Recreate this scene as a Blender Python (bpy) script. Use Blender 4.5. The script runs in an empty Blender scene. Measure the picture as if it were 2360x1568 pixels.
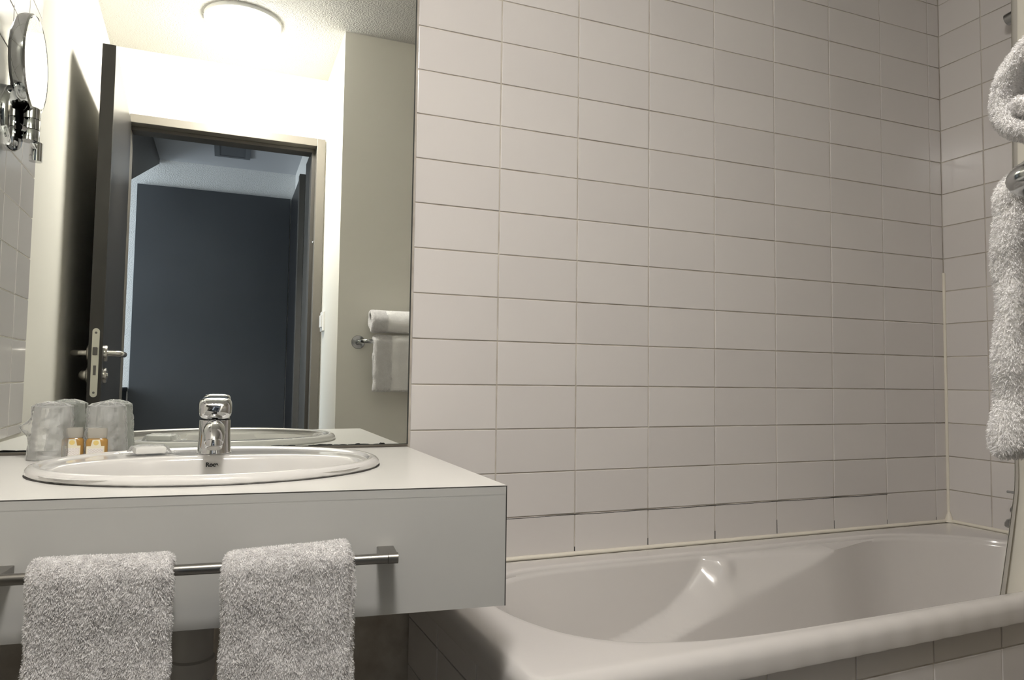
import bpy, bmesh, math, random
import numpy as np
from mathutils import Vector, Matrix, noise

random.seed(7)
rng = np.random.default_rng(7)
scene = bpy.context.scene
COL = scene.collection

# ------------------------------------------------------------------ camera
cam_d = bpy.data.cameras.new('camera')
cam_d.sensor_width = 36.0
cam_d.lens = 24.974
cam_d.clip_start = 0.02
cam = bpy.data.objects.new('camera', cam_d)
COL.objects.link(cam)
CAM = Vector((-0.37319, -1.51169, 1.00288))
R = Matrix(((0.9270159, -0.0335165, -0.3735214),
            (-0.3747748, -0.0466284, -0.9259426),
            (0.0136177, 0.9983499, -0.0557864)))
cam.matrix_world = Matrix.Translation(CAM) @ R.to_4x4()
scene.camera = cam

# ------------------------------------------------------------------ world, exposure
world = bpy.data.worlds.new('sky')
scene.world = world
world.use_nodes = True
bg = world.node_tree.nodes['Background']
bg.inputs[0].default_value = (0.75, 0.86, 1.0, 1)
bg.inputs[1].default_value = 2.0
scene.view_settings.view_transform = 'Standard'
scene.view_settings.look = 'None'
scene.view_settings.gamma = 1.0
scene.view_settings.use_curve_mapping = False
scene.view_settings.exposure = 0.06
LAMP_STRENGTH = 142.0
DAYLIGHT_WATTS = 42.0

# ------------------------------------------------------------------ layout
ZC = 2.372            # ceiling
YT = -1.297           # towel rail wall
YD = -1.810           # wall with the bathroom door
XR = 1.659            # right wall
XW = 0.026            # return wall beside the door
YF = -3.47            # far wall of the entrance hall
ZT = 0.856            # counter top
ZU = 0.597            # bath rim
ROW0 = 1.89           # a tile joint height
def xleft(y):         # left plaster wall runs slightly out of square
    return -0.802 + 0.026 * y
def yfront(x):        # vanity front
    return -0.585 - 0.10 * x
def ytub(x):          # bath front
    return -0.630 + 0.036 * x

# ------------------------------------------------------------------ materials
def newmat(name):
    m = bpy.data.materials.new(name)
    m.use_nodes = True
    return m, m.node_tree.nodes, m.node_tree.links, m.node_tree.nodes['Principled BSDF']

def setp(b, **k):
    names = {'color': 'Base Color', 'rough': 'Roughness', 'metal': 'Metallic', 'spec': 'Specular IOR Level',
             'coat': 'Coat Weight', 'coatr': 'Coat Roughness', 'trans': 'Transmission Weight', 'ior': 'IOR',
             'sheen': 'Sheen Weight', 'alpha': 'Alpha', 'sss': 'Subsurface Weight'}
    for a, v in k.items():
        if a == 'color':
            v = (v[0], v[1], v[2], 1)
        b.inputs[names[a]].default_value = v

def add_bump(n, l, b, scale, strength, dist=0.002, detail=3, rough=0.55):
    tc = n.new('ShaderNodeTexCoord')
    t = n.new('ShaderNodeTexNoise')
    t.inputs['Scale'].default_value = scale
    t.inputs['Detail'].default_value = detail
    t.inputs['Roughness'].default_value = rough
    l.new(tc.outputs['Object'], t.inputs['Vector'])
    bu = n.new('ShaderNodeBump')
    bu.inputs['Strength'].default_value = strength
    bu.inputs['Distance'].default_value = dist
    l.new(t.outputs['Fac'], bu.inputs['Height'])
    l.new(bu.outputs['Normal'], b.inputs['Normal'])
    return t

def add_mottle(n, l, b, c1, c2, scale, detail=4, lo=0.35, hi=0.65):
    tc = n.new('ShaderNodeTexCoord')
    t = n.new('ShaderNodeTexNoise')
    t.inputs['Scale'].default_value = scale
    t.inputs['Detail'].default_value = detail
    l.new(tc.outputs['Object'], t.inputs['Vector'])
    r = n.new('ShaderNodeValToRGB')
    r.color_ramp.elements[0].position = lo
    r.color_ramp.elements[1].position = hi
    r.color_ramp.elements[0].color = (*c1, 1)
    r.color_ramp.elements[1].color = (*c2, 1)
    l.new(t.outputs['Fac'], r.inputs['Fac'])
    l.new(r.outputs['Color'], b.inputs['Base Color'])
    return r

def simple(name, color, rough=0.5, metal=0.0, bump=None, mottle=None, **k):
    m, n, l, b = newmat(name)
    setp(b, color=color, rough=rough, metal=metal, **k)
    if mottle:
        c2 = tuple(min(1, c * mottle[0]) for c in color)
        add_mottle(n, l, b, color, c2, mottle[1])
    if bump:
        add_bump(n, l, b, *bump)
    return m

def tile_material():
    m, n, l, b = newmat('glazed_tile')
    setp(b, color=(0.72, 0.675, 0.635), rough=0.16, spec=0.5, coat=0.25, coatr=0.06)
    oi = n.new('ShaderNodeObjectInfo')
    r = n.new('ShaderNodeValToRGB')
    r.color_ramp.elements[0].color = (0.715, 0.683, 0.665, 1)
    r.color_ramp.elements[1].color = (0.760, 0.728, 0.708, 1)
    l.new(oi.outputs['Random'], r.inputs['Fac'])
    l.new(r.outputs['Color'], b.inputs['Base Color'])
    add_bump(n, l, b, 9.0, 0.05, 0.004, 2)
    return m

def grout_material():
    m, n, l, b = newmat('grout')
    setp(b, rough=0.85)
    add_mottle(n, l, b, (0.46, 0.41, 0.35), (0.66, 0.62, 0.55), 14, 6)
    add_bump(n, l, b, 300, 0.3, 0.0006)
    return m

def emission(name, color, s):
    m = bpy.data.materials.new(name)
    m.use_nodes = True
    n = m.node_tree.nodes
    n.clear()
    e = n.new('ShaderNodeEmission')
    e.inputs[0].default_value = (*color, 1)
    e.inputs[1].default_value = s
    o = n.new('ShaderNodeOutputMaterial')
    m.node_tree.links.new(e.outputs[0], o.inputs[0])
    return m

def film(name, color, mix, rough=0.12, crinkle=None):
    m, n, l, b = newmat(name)
    setp(b, color=color, rough=rough, spec=0.6)
    if crinkle:
        add_bump(n, l, b, *crinkle)
    t = n.new('ShaderNodeBsdfTransparent')
    mx = n.new('ShaderNodeMixShader')
    fr = n.new('ShaderNodeFresnel')
    fr.inputs[0].default_value = 1.35
    ad = n.new('ShaderNodeMath')
    ad.operation = 'ADD'
    ad.inputs[1].default_value = mix
    ad.use_clamp = True
    l.new(fr.outputs[0], ad.inputs[0])
    l.new(ad.outputs[0], mx.inputs[0])
    l.new(t.outputs[0], mx.inputs[1])
    l.new(b.outputs[0], mx.inputs[2])
    l.new(mx.outputs[0], n['Material Output'].inputs['Surface'])
    return m

def terry(name, c1, c2):
    m, n, l, b = newmat(name)
    setp(b, rough=0.95, sheen=0.25, spec=0.15)
    add_mottle(n, l, b, c1, c2, 90, 3)
    return m

def pile_material(name, c1, c2):
    m, n, l, b = newmat(name)
    setp(b, rough=1.0, spec=0.0)
    r = add_mottle(n, l, b, c1, c2, 90, 3)
    t = n.new('ShaderNodeBsdfTranslucent')
    l.new(r.outputs['Color'], t.inputs['Color'])
    mx = n.new('ShaderNodeMixShader')
    mx.inputs[0].default_value = 0.42
    l.new(b.outputs[0], mx.inputs[1])
    l.new(t.outputs[0], mx.inputs[2])
    l.new(mx.outputs[0], n['Material Output'].inputs['Surface'])
    return m

def label_material():
    m, n, l, b = newmat('printed_label')
    setp(b, rough=0.5)
    tc = n.new('ShaderNodeTexCoord')
    mp = n.new('ShaderNodeMapping')
    mp.inputs['Scale'].default_value = (1, 1, 1)
    br = n.new('ShaderNodeTexBrick')
    br.inputs['Color1'].default_value = (0.42, 0.32, 0.28, 1)
    br.inputs['Color2'].default_value = (0.62, 0.54, 0.50, 1)
    br.inputs['Mortar'].default_value = (0.86, 0.83, 0.80, 1)
    br.inputs['Scale'].default_value = 1.0
    br.inputs['Mortar Size'].default_value = 0.00075
    br.inputs['Brick Width'].default_value = 0.0046
    br.inputs['Row Height'].default_value = 0.0019
    sep = n.new('ShaderNodeSeparateXYZ')
    cmb = n.new('ShaderNodeCombineXYZ')
    l.new(tc.outputs['Object'], sep.inputs[0])
    l.new(sep.outputs[0], cmb.inputs[0])
    l.new(sep.outputs[2], cmb.inputs[1])
    l.new(cmb.outputs[0], br.inputs['Vector'])
    l.new(br.outputs['Color'], b.inputs['Base Color'])
    return m

M = {}
M['tile'] = tile_material()
M['grout'] = grout_material()
M['plaster'] = simple('cream_plaster', (0.80, 0.775, 0.70), 0.85, bump=(220, 0.12, 0.001))
M['white_plaster'] = simple('white_plaster', (0.80, 0.79, 0.76), 0.85, bump=(160, 0.35, 0.0015))
M['rough_plaster'] = simple('rough_white_plaster', (0.78, 0.78, 0.77), 0.9, bump=(170, 1.0, 0.006, 4))
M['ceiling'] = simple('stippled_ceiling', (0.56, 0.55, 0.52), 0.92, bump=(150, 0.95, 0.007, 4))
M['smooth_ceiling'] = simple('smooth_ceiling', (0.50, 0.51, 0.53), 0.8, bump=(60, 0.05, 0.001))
M['floor'] = simple('floor_tile', (0.15, 0.14, 0.13), 0.4, mottle=(1.15, 5))
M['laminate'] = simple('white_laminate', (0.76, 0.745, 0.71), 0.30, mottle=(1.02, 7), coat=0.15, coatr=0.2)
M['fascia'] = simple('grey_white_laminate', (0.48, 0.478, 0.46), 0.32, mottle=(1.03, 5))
M['joint'] = simple('dark_joint', (0.045, 0.042, 0.038), 0.7)
M['ceramic'] = simple('white_ceramic', (0.74, 0.725, 0.70), 0.10, coat=0.5, coatr=0.03)
M['acrylic'] = simple('bath_acrylic', (0.73, 0.700, 0.675), 0.17, coat=0.5, coatr=0.06)
M['sealant'] = simple('cream_sealant', (0.88, 0.83, 0.72), 0.45)
M['chrome'] = simple('chrome', (0.72, 0.73, 0.74), 0.07, 1.0)
M['dark_chrome'] = simple('dull_chrome', (0.42, 0.43, 0.43), 0.16, 1.0)
M['steel'] = simple('brushed_steel', (0.30, 0.29, 0.27), 0.30, 1.0, bump=(400, 0.08, 0.0003))
M['satin'] = simple('satin_nickel', (0.62, 0.60, 0.56), 0.26, 1.0)
M['lockplate'] = simple('lock_plate_steel', (0.80, 0.78, 0.68), 0.42, 0.35)
M['slot'] = simple('lock_slot_metal', (0.20, 0.19, 0.18), 0.35, 0.8)
M['door'] = simple('dark_door_laminate', (0.030, 0.028, 0.026), 0.30, mottle=(1.3, 3))
M['door_edge'] = simple('dark_door_edge', (0.036, 0.033, 0.029), 0.45, mottle=(1.25, 6))
M['frame'] = simple('taupe_frame_paint', (0.165, 0.150, 0.125), 0.35)
M['dark_panel'] = simple('charcoal_panel', (0.043, 0.047, 0.052), 0.55, mottle=(1.15, 2))
M['black'] = simple('black_plastic', (0.012, 0.012, 0.013), 0.4)
M['brown_board_and_shade'] = simple('dark_brown_board_and_shade', (0.060, 0.054, 0.046), 0.5)  # brown boards in the hall, also the painted shade on the door stops
M['white_plastic'] = simple('white_plastic', (0.82, 0.81, 0.78), 0.35)
M['grey_plastic'] = simple('grey_pipe_plastic', (0.45, 0.44, 0.42), 0.4)
M['vent'] = simple('grey_vent_metal', (0.16, 0.17, 0.185), 0.5, 0.3)
M['towel'] = terry('white_terry_base', (0.62, 0.605, 0.60), (0.80, 0.785, 0.775))
M['pile'] = pile_material('white_terry_pile', (0.84, 0.825, 0.82), (0.95, 0.94, 0.935))
M['cloth'] = simple('flat_woven_towel', (0.80, 0.785, 0.76), 0.95, bump=(500, 0.4, 0.0012, 3), sheen=0.2)
M['curtain'] = simple('cream_curtain', (0.72, 0.69, 0.61), 0.75, bump=(260, 0.1, 0.0005))
M['curtain_hem'] = simple('grey_curtain_hem', (0.47, 0.45, 0.41), 0.8)
M['lamp_glass'] = emission('opal_lamp_glass', (1.0, 0.96, 0.912), LAMP_STRENGTH)
M['lamp_base'] = simple('white_lamp_base', (0.8, 0.8, 0.78), 0.5)
M['cup'] = film('clear_cup_plastic', (0.90, 0.91, 0.89), 0.26, 0.1)
M['wrap'] = film('crinkled_wrap_film', (0.94, 0.94, 0.92), 0.19, 0.14, (55, 1.0, 0.012, 3))
M['soapwrap'] = film('clear_soap_wrap', (0.88, 0.88, 0.86), 0.16, 0.1, (90, 0.8, 0.006, 3))
M['soap'] = simple('white_soap', (0.82, 0.81, 0.77), 0.4)
M['amber'] = simple('amber_gel', (0.62, 0.36, 0.11), 0.12, trans=0.35, ior=1.4)
M['bottle'] = film('clear_bottle_plastic', (0.86, 0.84, 0.78), 0.14, 0.08)
M['bottle_cap'] = simple('translucent_cap', (0.66, 0.63, 0.56), 0.25, trans=0.45)
M['label'] = label_material()
M['label_plain'] = simple('cream_label', (0.83, 0.78, 0.62), 0.5)
M['label_sun'] = simple('yellow_label_print', (0.80, 0.62, 0.22), 0.5)
M['ink'] = simple('black_ink', (0.03, 0.03, 0.03), 0.5)
M['mirror'] = simple('mirror_silver', (0.90, 0.925, 0.895), 0.0, 1.0)
M['mirror_edge'] = simple('mirror_edge_dark', (0.05, 0.055, 0.05), 0.3)
M['glass'] = film('window_glass', (0.9, 0.95, 1.0), 0.02, 0.02)
M['window_frame'] = simple('white_window_frame', (0.7, 0.7, 0.7), 0.4)
M['cabinet'] = simple('dark_blue_stand_in', (0.008, 0.014, 0.020), 0.5)  # for the cabinet added in place of dark clothing

# ------------------------------------------------------------------ object helpers
def tag(o, label=None, cat=None, group=None, kind=None):
    if label: o['label'] = label
    if cat: o['category'] = cat
    if group: o['group'] = group
    if kind: o['kind'] = kind
    return o

def link(o, parent=None):
    COL.objects.link(o)
    if parent is not None:
        o.parent = parent
    return o

def wloc(o):
    v = Vector((0, 0, 0))
    while o is not None:
        v += o.location
        o = o.parent
    return v

def thing(name, label, cat, loc, group=None, kind=None):
    o = bpy.data.objects.new(name, None)
    o.empty_display_size = 0.05
    o.location = loc
    COL.objects.link(o)
    return tag(o, label, cat, group, kind)

class MB:
    """collects geometry in world coordinates; build() links it as one mesh object"""
    def __init__(s):
        s.v = []
        s.f = []
    def add(s, vs, fs):
        o = len(s.v)
        s.v.extend(tuple(v) for v in vs)
        s.f.extend(tuple(i + o for i in f) for f in fs)
        return s
    def box(s, a, b):
        (x0, y0, z0), (x1, y1, z1) = a, b
        s.add([(x0, y0, z0), (x1, y0, z0), (x1, y1, z0), (x0, y1, z0), (x0, y0, z1), (x1, y0, z1), (x1, y1, z1), (x0, y1, z1)],
              [(0, 3, 2, 1), (4, 5, 6, 7), (0, 1, 5, 4), (1, 2, 6, 5), (2, 3, 7, 6), (3, 0, 4, 7)])
        return s
    def prism(s, poly, z0, z1):
        n = len(poly)
        s.add([(x, y, z0) for x, y in poly] + [(x, y, z1) for x, y in poly],
              [tuple(range(n - 1, -1, -1)), tuple(range(n, 2 * n))] + [(i, (i + 1) % n, n + (i + 1) % n, n + i) for i in range(n)])
        return s
    def loops(s, loops, cap0=False, cap1=False, closed=True):
        n = len(loops[0])
        vs = [p for lp in loops for p in lp]
        fs = []
        for k in range(len(loops) - 1):
            for i in range(n if closed else n - 1):
                j = (i + 1) % n
                fs.append((k * n + i, k * n + j, (k + 1) * n + j, (k + 1) * n + i))
        if cap0: fs.append(tuple(range(n - 1, -1, -1)))
        if cap1: fs.append(tuple(range((len(loops) - 1) * n, len(loops) * n)))
        s.add(vs, fs)
        return s
    def lathe(s, prof, c=(0, 0, 0), n=32, axis='z', mat=None, cap=True):
        lps = []
        for r, h in prof:
            lp = []
            for i in range(n):
                a = 2 * math.pi * i / n
                p = Vector((r * math.cos(a), r * math.sin(a), h))
                if mat is not None:
                    p = mat @ p
                elif axis == 'y':
                    p = Vector((p.x, -p.z, p.y))
                elif axis == 'x':
                    p = Vector((p.z, p.y, -p.x))
                lp.append((p.x + c[0], p.y + c[1], p.z + c[2]))
            lps.append(lp)
        s.loops(lps, cap, cap)
        return s
    def tube(s, pts, r, n=12, cap=True):
        pts = [Vector(p) for p in pts]
        rs = r if isinstance(r, (list, tuple)) else [r] * len(pts)
        lps = []
        up = Vector((0, 0, 1))
        prev = None
        for i, p in enumerate(pts):
            t = (pts[min(i + 1, len(pts) - 1)] - pts[max(i - 1, 0)]).normalized()
            if prev is None:
                u = up if abs(t.z) < 0.9 else Vector((1, 0, 0))
                a = t.cross(u).normalized()
            else:
                a = (prev - t * prev.dot(t)).normalized()
            prev = a
            b = t.cross(a).normalized()
            lps.append([p + a * rs[i] * math.cos(2 * math.pi * k / n) + b * rs[i] * math.sin(2 * math.pi * k / n) for k in range(n)])
        s.loops(lps, cap, cap)
        return s
    def build(s, name, mat, parent=None, smooth=False, bevel=0.0, seg=2, angle=40):
        me = bpy.data.meshes.new(name)
        off = wloc(parent) if parent is not None else Vector((0, 0, 0))
        me.from_pydata([(x - off.x, y - off.y, z - off.z) for x, y, z in s.v], [], s.f)
        bm = bmesh.new()
        bm.from_mesh(me)
        bmesh.ops.recalc_face_normals(bm, faces=bm.faces)
        if bevel > 0:
            es = [e for e in bm.edges if len(e.link_faces) == 2 and e.calc_face_angle(0) > math.radians(30)]
            bmesh.ops.bevel(bm, geom=es, offset=bevel, segments=seg, affect='EDGES', profile=0.5)
        bm.to_mesh(me)
        bm.free()
        me.materials.append(M[mat] if isinstance(mat, str) else mat)
        if smooth:
            me.shade_smooth()
            if angle:
                me.set_sharp_from_angle(angle=math.radians(angle))
        o = bpy.data.objects.new(name, me)
        return link(o, parent)

def arc(c, r, a0, a1, n, plane='xz'):
    out = []
    for i in range(n + 1):
        a = math.radians(a0 + (a1 - a0) * i / n)
        u, v = r * math.cos(a), r * math.sin(a)
        out.append({'xz': (c[0] + u, c[1], c[2] + v), 'yz': (c[0], c[1] + u, c[2] + v), 'xy': (c[0] + u, c[1] + v, c[2])}[plane])
    return out

def struct(name, mb, mat, label, cat, **k):
    return tag(mb.build(name, mat, **k), label, cat, kind='structure')

# ------------------------------------------------------------------ the room shell
struct('floor', MB().box((-2.7, -3.6, -0.1), (1.8, 0.12, 0.0)), 'floor', 'dark stone coloured floor under the vanity and bath', 'floor')
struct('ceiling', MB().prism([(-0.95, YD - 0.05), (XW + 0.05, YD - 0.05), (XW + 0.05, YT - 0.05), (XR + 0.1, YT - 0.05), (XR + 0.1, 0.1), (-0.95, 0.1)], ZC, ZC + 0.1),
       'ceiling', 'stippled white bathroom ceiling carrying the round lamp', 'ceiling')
wall_back = struct('wall_back', MB().box((-0.95, 0.0024, 0), (XR + 0.1, 0.10, ZC)), 'grout', 'white tiled wall behind the bath', 'wall')
wall_right = struct('wall_right', MB().box((XR + 0.0024, YT - 0.1, 0), (XR + 0.1, 0.0024, ZC)), 'grout', 'white tiled wall at the tap end of the bath', 'wall')
wall_left = struct('wall_left', MB().prism([(xleft(YD) - 0.010, YD), (xleft(-0.515) - 0.010, -0.515), (xleft(-0.515) - 0.0024, -0.513), (xleft(0) - 0.0024, 0.0024), (-0.95, 0.0024), (-0.95, YD)], 0, ZC),
                   'plaster', 'cream plaster wall behind the open dark door, tiled beside the mirror', 'wall')
struct('wall_front', MB().box((XW, YT - 0.1, 0), (XR + 0.006, YT, ZC)), 'plaster', 'cream plaster wall carrying the towel rail', 'wall')
struct('wall_return', MB().box((XW, YD, 0), (XW + 0.1, YT - 0.1, ZC)), 'plaster', 'short cream wall with the light switch beside the door', 'wall')
# wall with the door opening
OX0, OX1, OZ = -0.774, -0.016, 2.056
struct('wall_entry', MB().box((-0.95, YD - 0.10, 0), (OX0 - 0.002, YD, ZC)).box((OX1 + 0.002, YD - 0.10, 0), (XW + 0.1, YD, ZC)).box((OX0 - 0.002, YD - 0.10, OZ + 0.002), (OX1 + 0.002, YD, ZC)),
       'plaster', 'cream wall above and around the bathroom door', 'wall')

# ------------------------------------------------------------------ tiles
TILE_CACHE = {}
def tile_mesh(w, h):
    key = (round(w, 4), round(h, 4))
    if key not in TILE_CACHE:
        bm = bmesh.new()
        bmesh.ops.create_cube(bm, size=1.0)
        for v in bm.verts:
            v.co = Vector((v.co.x * w, v.co.y * 0.008, v.co.z * h))
        es = [e for e in bm.edges if all(vv.co.y < 0 for vv in e.verts)]
        bmesh.ops.bevel(bm, geom=es, offset=0.0016, segments=2, affect='EDGES', profile=0.6)
        me = bpy.data.meshes.new('tile')
        bm.to_mesh(me)
        bm.free()
        me.materials.append(M['tile'])
        TILE_CACHE[key] = me
    return TILE_CACHE[key]

def lay(parent, origin, udir, us, zs, rot_z, gap=0.0030, jitter=0.0022):
    """tiles between successive joint positions us (along udir) and zs; face points to local -y"""
    for i in range(len(us) - 1):
        for j in range(len(zs) - 1):
            w = abs(us[i + 1] - us[i]) - gap
            h = zs[j + 1] - zs[j] - gap * 0.85
            if w < 0.006 or h < 0.006:
                continue
            o = bpy.data.objects.new('tile', tile_mesh(w, h))
            uc = (us[i] + us[i + 1]) / 2
            o.location = Vector(origin) + Vector(udir) * uc + Vector((0, 0, (zs[j] + zs[j + 1]) / 2))
            o.location += Vector((math.sin(rot_z), -math.cos(rot_z), 0)) * random.uniform(-0.0003, 0.0003)
            o.rotation_euler = (random.uniform(-jitter, jitter), random.uniform(-jitter, jitter) * 0.4, rot_z + random.uniform(-jitter, jitter))
            link(o, parent)

PX = 0.2013
rows = [0.592] + [ROW0 - 0.1 * r for r in range(12, -5, -1)] + [ZC]
cols = [0.0015] + [PX * i for i in range(1, 9)] + [XR + 0.0012]
lay(wall_back, (0, 0.004, 0), (1, 0, 0), cols, rows, 0.0)
# dark crack along one joint and mould at the foot of the upright joints
ck = MB()
for k in range(40):
    xa = 0.205 + 1.205 * k / 40
    ck.box((xa, -0.0002, ROW0 - 1.2 - 0.0030 - 0.0004 * math.sin(k * 0.9)), (xa + 1.205 / 40, 0.003, ROW0 - 1.2 - 0.0016 - 0.0004 * math.sin(k * 0.9)))
ck.build('cracked_joint', 'joint', wall_back)
for k, (h, w) in {2: (0.010, 0.0018), 3: (0.016, 0.0018), 4: (0.020, 0.0022), 5: (0.036, 0.0024), 6: (0.022, 0.0022), 7: (0.012, 0.0018), 8: (0.008, 0.0016)}.items():
    MB().prism([(PX * k - w / 2, 0.0012), (PX * k + w / 2, 0.0012), (PX * k + w / 2, 0.003), (PX * k - w / 2, 0.003)], ZU + 0.006, ZU + 0.006 + h).build('mould_stain', 'joint', wall_back)
# tiles of the right wall face -x
lay(wall_right, (XR + 0.004, 0, 0), (0, -1, 0), [-0.0002, 0.132, 0.332, 0.532, 0.732], rows, math.radians(-90))
# tiles of the left wall face +x, rows in line with the others
a_left = math.atan(0.026)
lrows = [0.86, 0.884, 0.981] + [0.981 + 0.0985 * k for k in range(1, 14)] + [ZC]
lay(wall_left, (xleft(0) - 0.004, 0, 0), (-0.026, -1, 0), [0.0, 0.110, 0.243, 0.376, 0.510], lrows, math.radians(90) - a_left)

# ------------------------------------------------------------------ door frame and door
f = MB()
FY0, FY1 = YD - 0.115, YD + 0.012
f.box((OX1, FY0, 0), (OX1 + 0.037, FY1, OZ + 0.036))
trim = f.build('trim_1', 'frame', bevel=0.002)
tag(trim, 'taupe painted frame around the open bathroom door', 'door frame', kind='structure')
MB().box((OX0 - 0.037, FY0, 0), (OX0, FY1, OZ + 0.036)).build('frame_jamb', 'frame', trim, bevel=0.002)
MB().box((OX0, FY0, OZ), (OX1, FY1, OZ + 0.036)).build('frame_head', 'frame', trim, bevel=0.002)
MB().box((OX0, FY0, OZ - 0.016), (OX1, YD - 0.040, OZ)).build('door_stop', 'brown_board_and_shade', trim, bevel=0.001)  # dark colour puts the shade under the lintel into the stop
MB().box((OX1 - 0.016, FY0, 0), (OX1, YD - 0.040, OZ - 0.016)).build('door_stop', 'brown_board_and_shade', trim, bevel=0.001)  # same painted shade down the jamb side
MB().lathe([(0.006, 0), (0.006, 0.003), (0.003, 0.005)], (OX1 - 0.001, YD - 0.02, 1.62), 12, mat=Matrix.Rotation(math.radians(-90), 3, 'Y')).build('bumper', 'satin', trim)

# door leaf opened against the left wall (hinge near the frame, free edge towards the mirror)
HX, HY = -0.768, YD + 0.016
ang = math.atan2(0.040, 0.76)
du = Vector((math.sin(ang), math.cos(ang), 0))           # from hinge to free edge
dn = Vector((math.cos(ang), -math.sin(ang), 0))          # to the room side
DL, DTH = 0.764, 0.039
door = thing('door_1', 'dark open bathroom door with a lever handle, leaning by the left wall', 'door', (HX, HY, 0), kind='structure')
def dp(u, n, z):
    return Vector((HX, HY, 0)) + du * u + dn * n + Vector((0, 0, z))
def dbox(mb, u0, u1, n0, n1, z0, z1):
    ps = [dp(u, n, z) for z in (z0, z1) for (u, n) in ((u0, n0), (u1, n0), (u1, n1), (u0, n1))]
    return mb.add(ps, [(0, 3, 2, 1), (4, 5, 6, 7), (0, 1, 5, 4), (1, 2, 6, 5), (2, 3, 7, 6), (3, 0, 4, 7)])
dbox(MB(), 0, DL, -DTH, 0, 0.008, 2.052).build('door_leaf', 'door', door, bevel=0.0015)
dbox(MB(), DL, DL + 0.0012, -DTH + 0.0012, -0.0012, 0.008, 2.0505).build('edge_band', 'door_edge', door)
plate_u = DL + 0.0012
def rounded_plate(mb, w, z0, z1, u0, u1, nc):
    r = w / 2
    pts = [(nc + r * math.cos(a), z1 - r + r * math.sin(a)) for a in [math.pi * k / 10 for k in range(11)]]
    pts += [(nc - r * math.cos(a), z0 + r - r * math.sin(a)) for a in [math.pi * k / 10 for k in range(11)]]
    lps = [[dp(u, n, z) for n, z in pts] for u in (u0, u1)]
    return mb.loops(lps, True, True)
ZL = 0.931
lp = rounded_plate(MB(), 0.020, ZL, ZL + 0.214, plate_u, plate_u + 0.002, -DTH / 2).build('lock_plate', 'lockplate', door)
for zz in (ZL + 0.014, ZL + 0.200):
    rounded_plate(MB(), 0.007, zz - 0.0035, zz + 0.0035, plate_u + 0.002, plate_u + 0.0026, -DTH / 2).build('screw', 'slot', lp)
dbox(MB(), plate_u + 0.002, plate_u + 0.009, -DTH / 2 - 0.007, -DTH / 2 + 0.006, ZL + 0.130, ZL + 0.155).build('latch', 'slot', lp, bevel=0.002)
dbox(MB(), plate_u + 0.002, plate_u + 0.0027, -DTH / 2 - 0.004, -DTH / 2 + 0.004, ZL + 0.068, ZL + 0.098).build('bolt_slot', 'slot', lp)
def lever(side):
    n0 = 0.0 if side > 0 else -DTH
    u0 = DL - 0.062
    z = ZL + 0.138
    c = dp(u0, n0, z)
    ax = dn * side
    mt = Matrix((du, Vector((0, 0, 1)), ax)).transposed()
    rose = MB().lathe([(0.026, 0), (0.026, 0.006), (0.024, 0.009), (0.012, 0.0095)], c, 28, mat=mt).build('rose', 'satin', door, smooth=True)
    pts = [c + ax * 0.008, c + ax * 0.030]
    k = 8
    for i in range(1, k + 1):
        a = math.pi / 2 * i / k
        pts.append(c + ax * (0.030 + 0.018 * math.sin(a)) - du * 0.018 * (1 - math.cos(a)))
    pts += [c + ax * 0.048 - du * 0.05, c + ax * 0.048 - du * 0.112]
    for i in range(1, 6):
        a = math.pi / 2 * i / 5
        pts.append(c + ax * (0.048 - 0.014 * (1 - math.cos(a))) - du * (0.112 + 0.014 * math.sin(a)))
    MB().tube(pts, 0.0095, 14).build('lever_handle', 'satin', rose, smooth=True)
    c2 = dp(u0, n0, z - 0.070)
    r2 = MB().lathe([(0.025, 0), (0.025, 0.006), (0.023, 0.009), (0.006, 0.0095)], c2, 28, mat=mt).build('rose', 'satin', door, smooth=True)
    if side < 0:
        prof = [(0.017, 0.009)] + [(0.017 * math.cos(a), 0.014 + 0.016 * math.sin(a)) for a in [math.pi / 2 * k / 6 for k in range(6)]]
        MB().lathe(prof, c2, 20, mat=mt).build('thumb_turn', 'satin', r2, smooth=True)
    else:
        MB().lathe([(0.008, 0.009), (0.008, 0.012), (0.006, 0.0125)], c2, 16, mat=mt).build('release_slot', 'satin', r2, smooth=True)
lever(1)
lever(-1)

# ------------------------------------------------------------------ the hall and bedroom seen through the door
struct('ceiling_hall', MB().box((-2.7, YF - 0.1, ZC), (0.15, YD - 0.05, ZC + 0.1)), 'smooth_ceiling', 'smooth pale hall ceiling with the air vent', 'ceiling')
wf = struct('wall_hall_end', MB().box((-2.7, YF - 0.1, 0), (0.15, YF, ZC)), 'rough_plaster', 'rough white wall at the end of the hall', 'wall')
struct('wall_hall_side', MB().box((0.03, YF, 0), (0.13, YD - 0.1, ZC)), 'white_plaster', 'white side wall of the hall past the door', 'wall')
cup = thing('wardrobe_panel', 'tall charcoal panel covering the end wall of the hall', 'panel', (-0.45, YF + 0.02, 0))
MB().box((-0.918, YF + 0.001, 0.0), (0.0, YF + 0.03, 2.196)).build('panel_board', 'dark_panel', cup, bevel=0.002)
sd = thing('hall_door', 'nearly black hall door along the side wall of the hall', 'door', (0.0, -3.1, 0))
MB().box((0.004, -3.438, 0.0), (0.029, -2.83, 2.19)).build('door_leaf', 'black', sd, bevel=0.002)
MB().box((-0.004, -2.83, 0.0), (0.029, -2.77, 2.19)).build('door_jamb', 'brown_board_and_shade', sd, bevel=0.002)
hp = thing('hall_panel', 'dark brown panel on the hall side wall just outside the bathroom', 'panel', (0.02, -2.25, 0))
MB().box((0.010, -2.56, 0.0), (0.029, -1.93, 2.19)).build('panel_board', 'brown_board_and_shade', hp, bevel=0.002)
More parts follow.
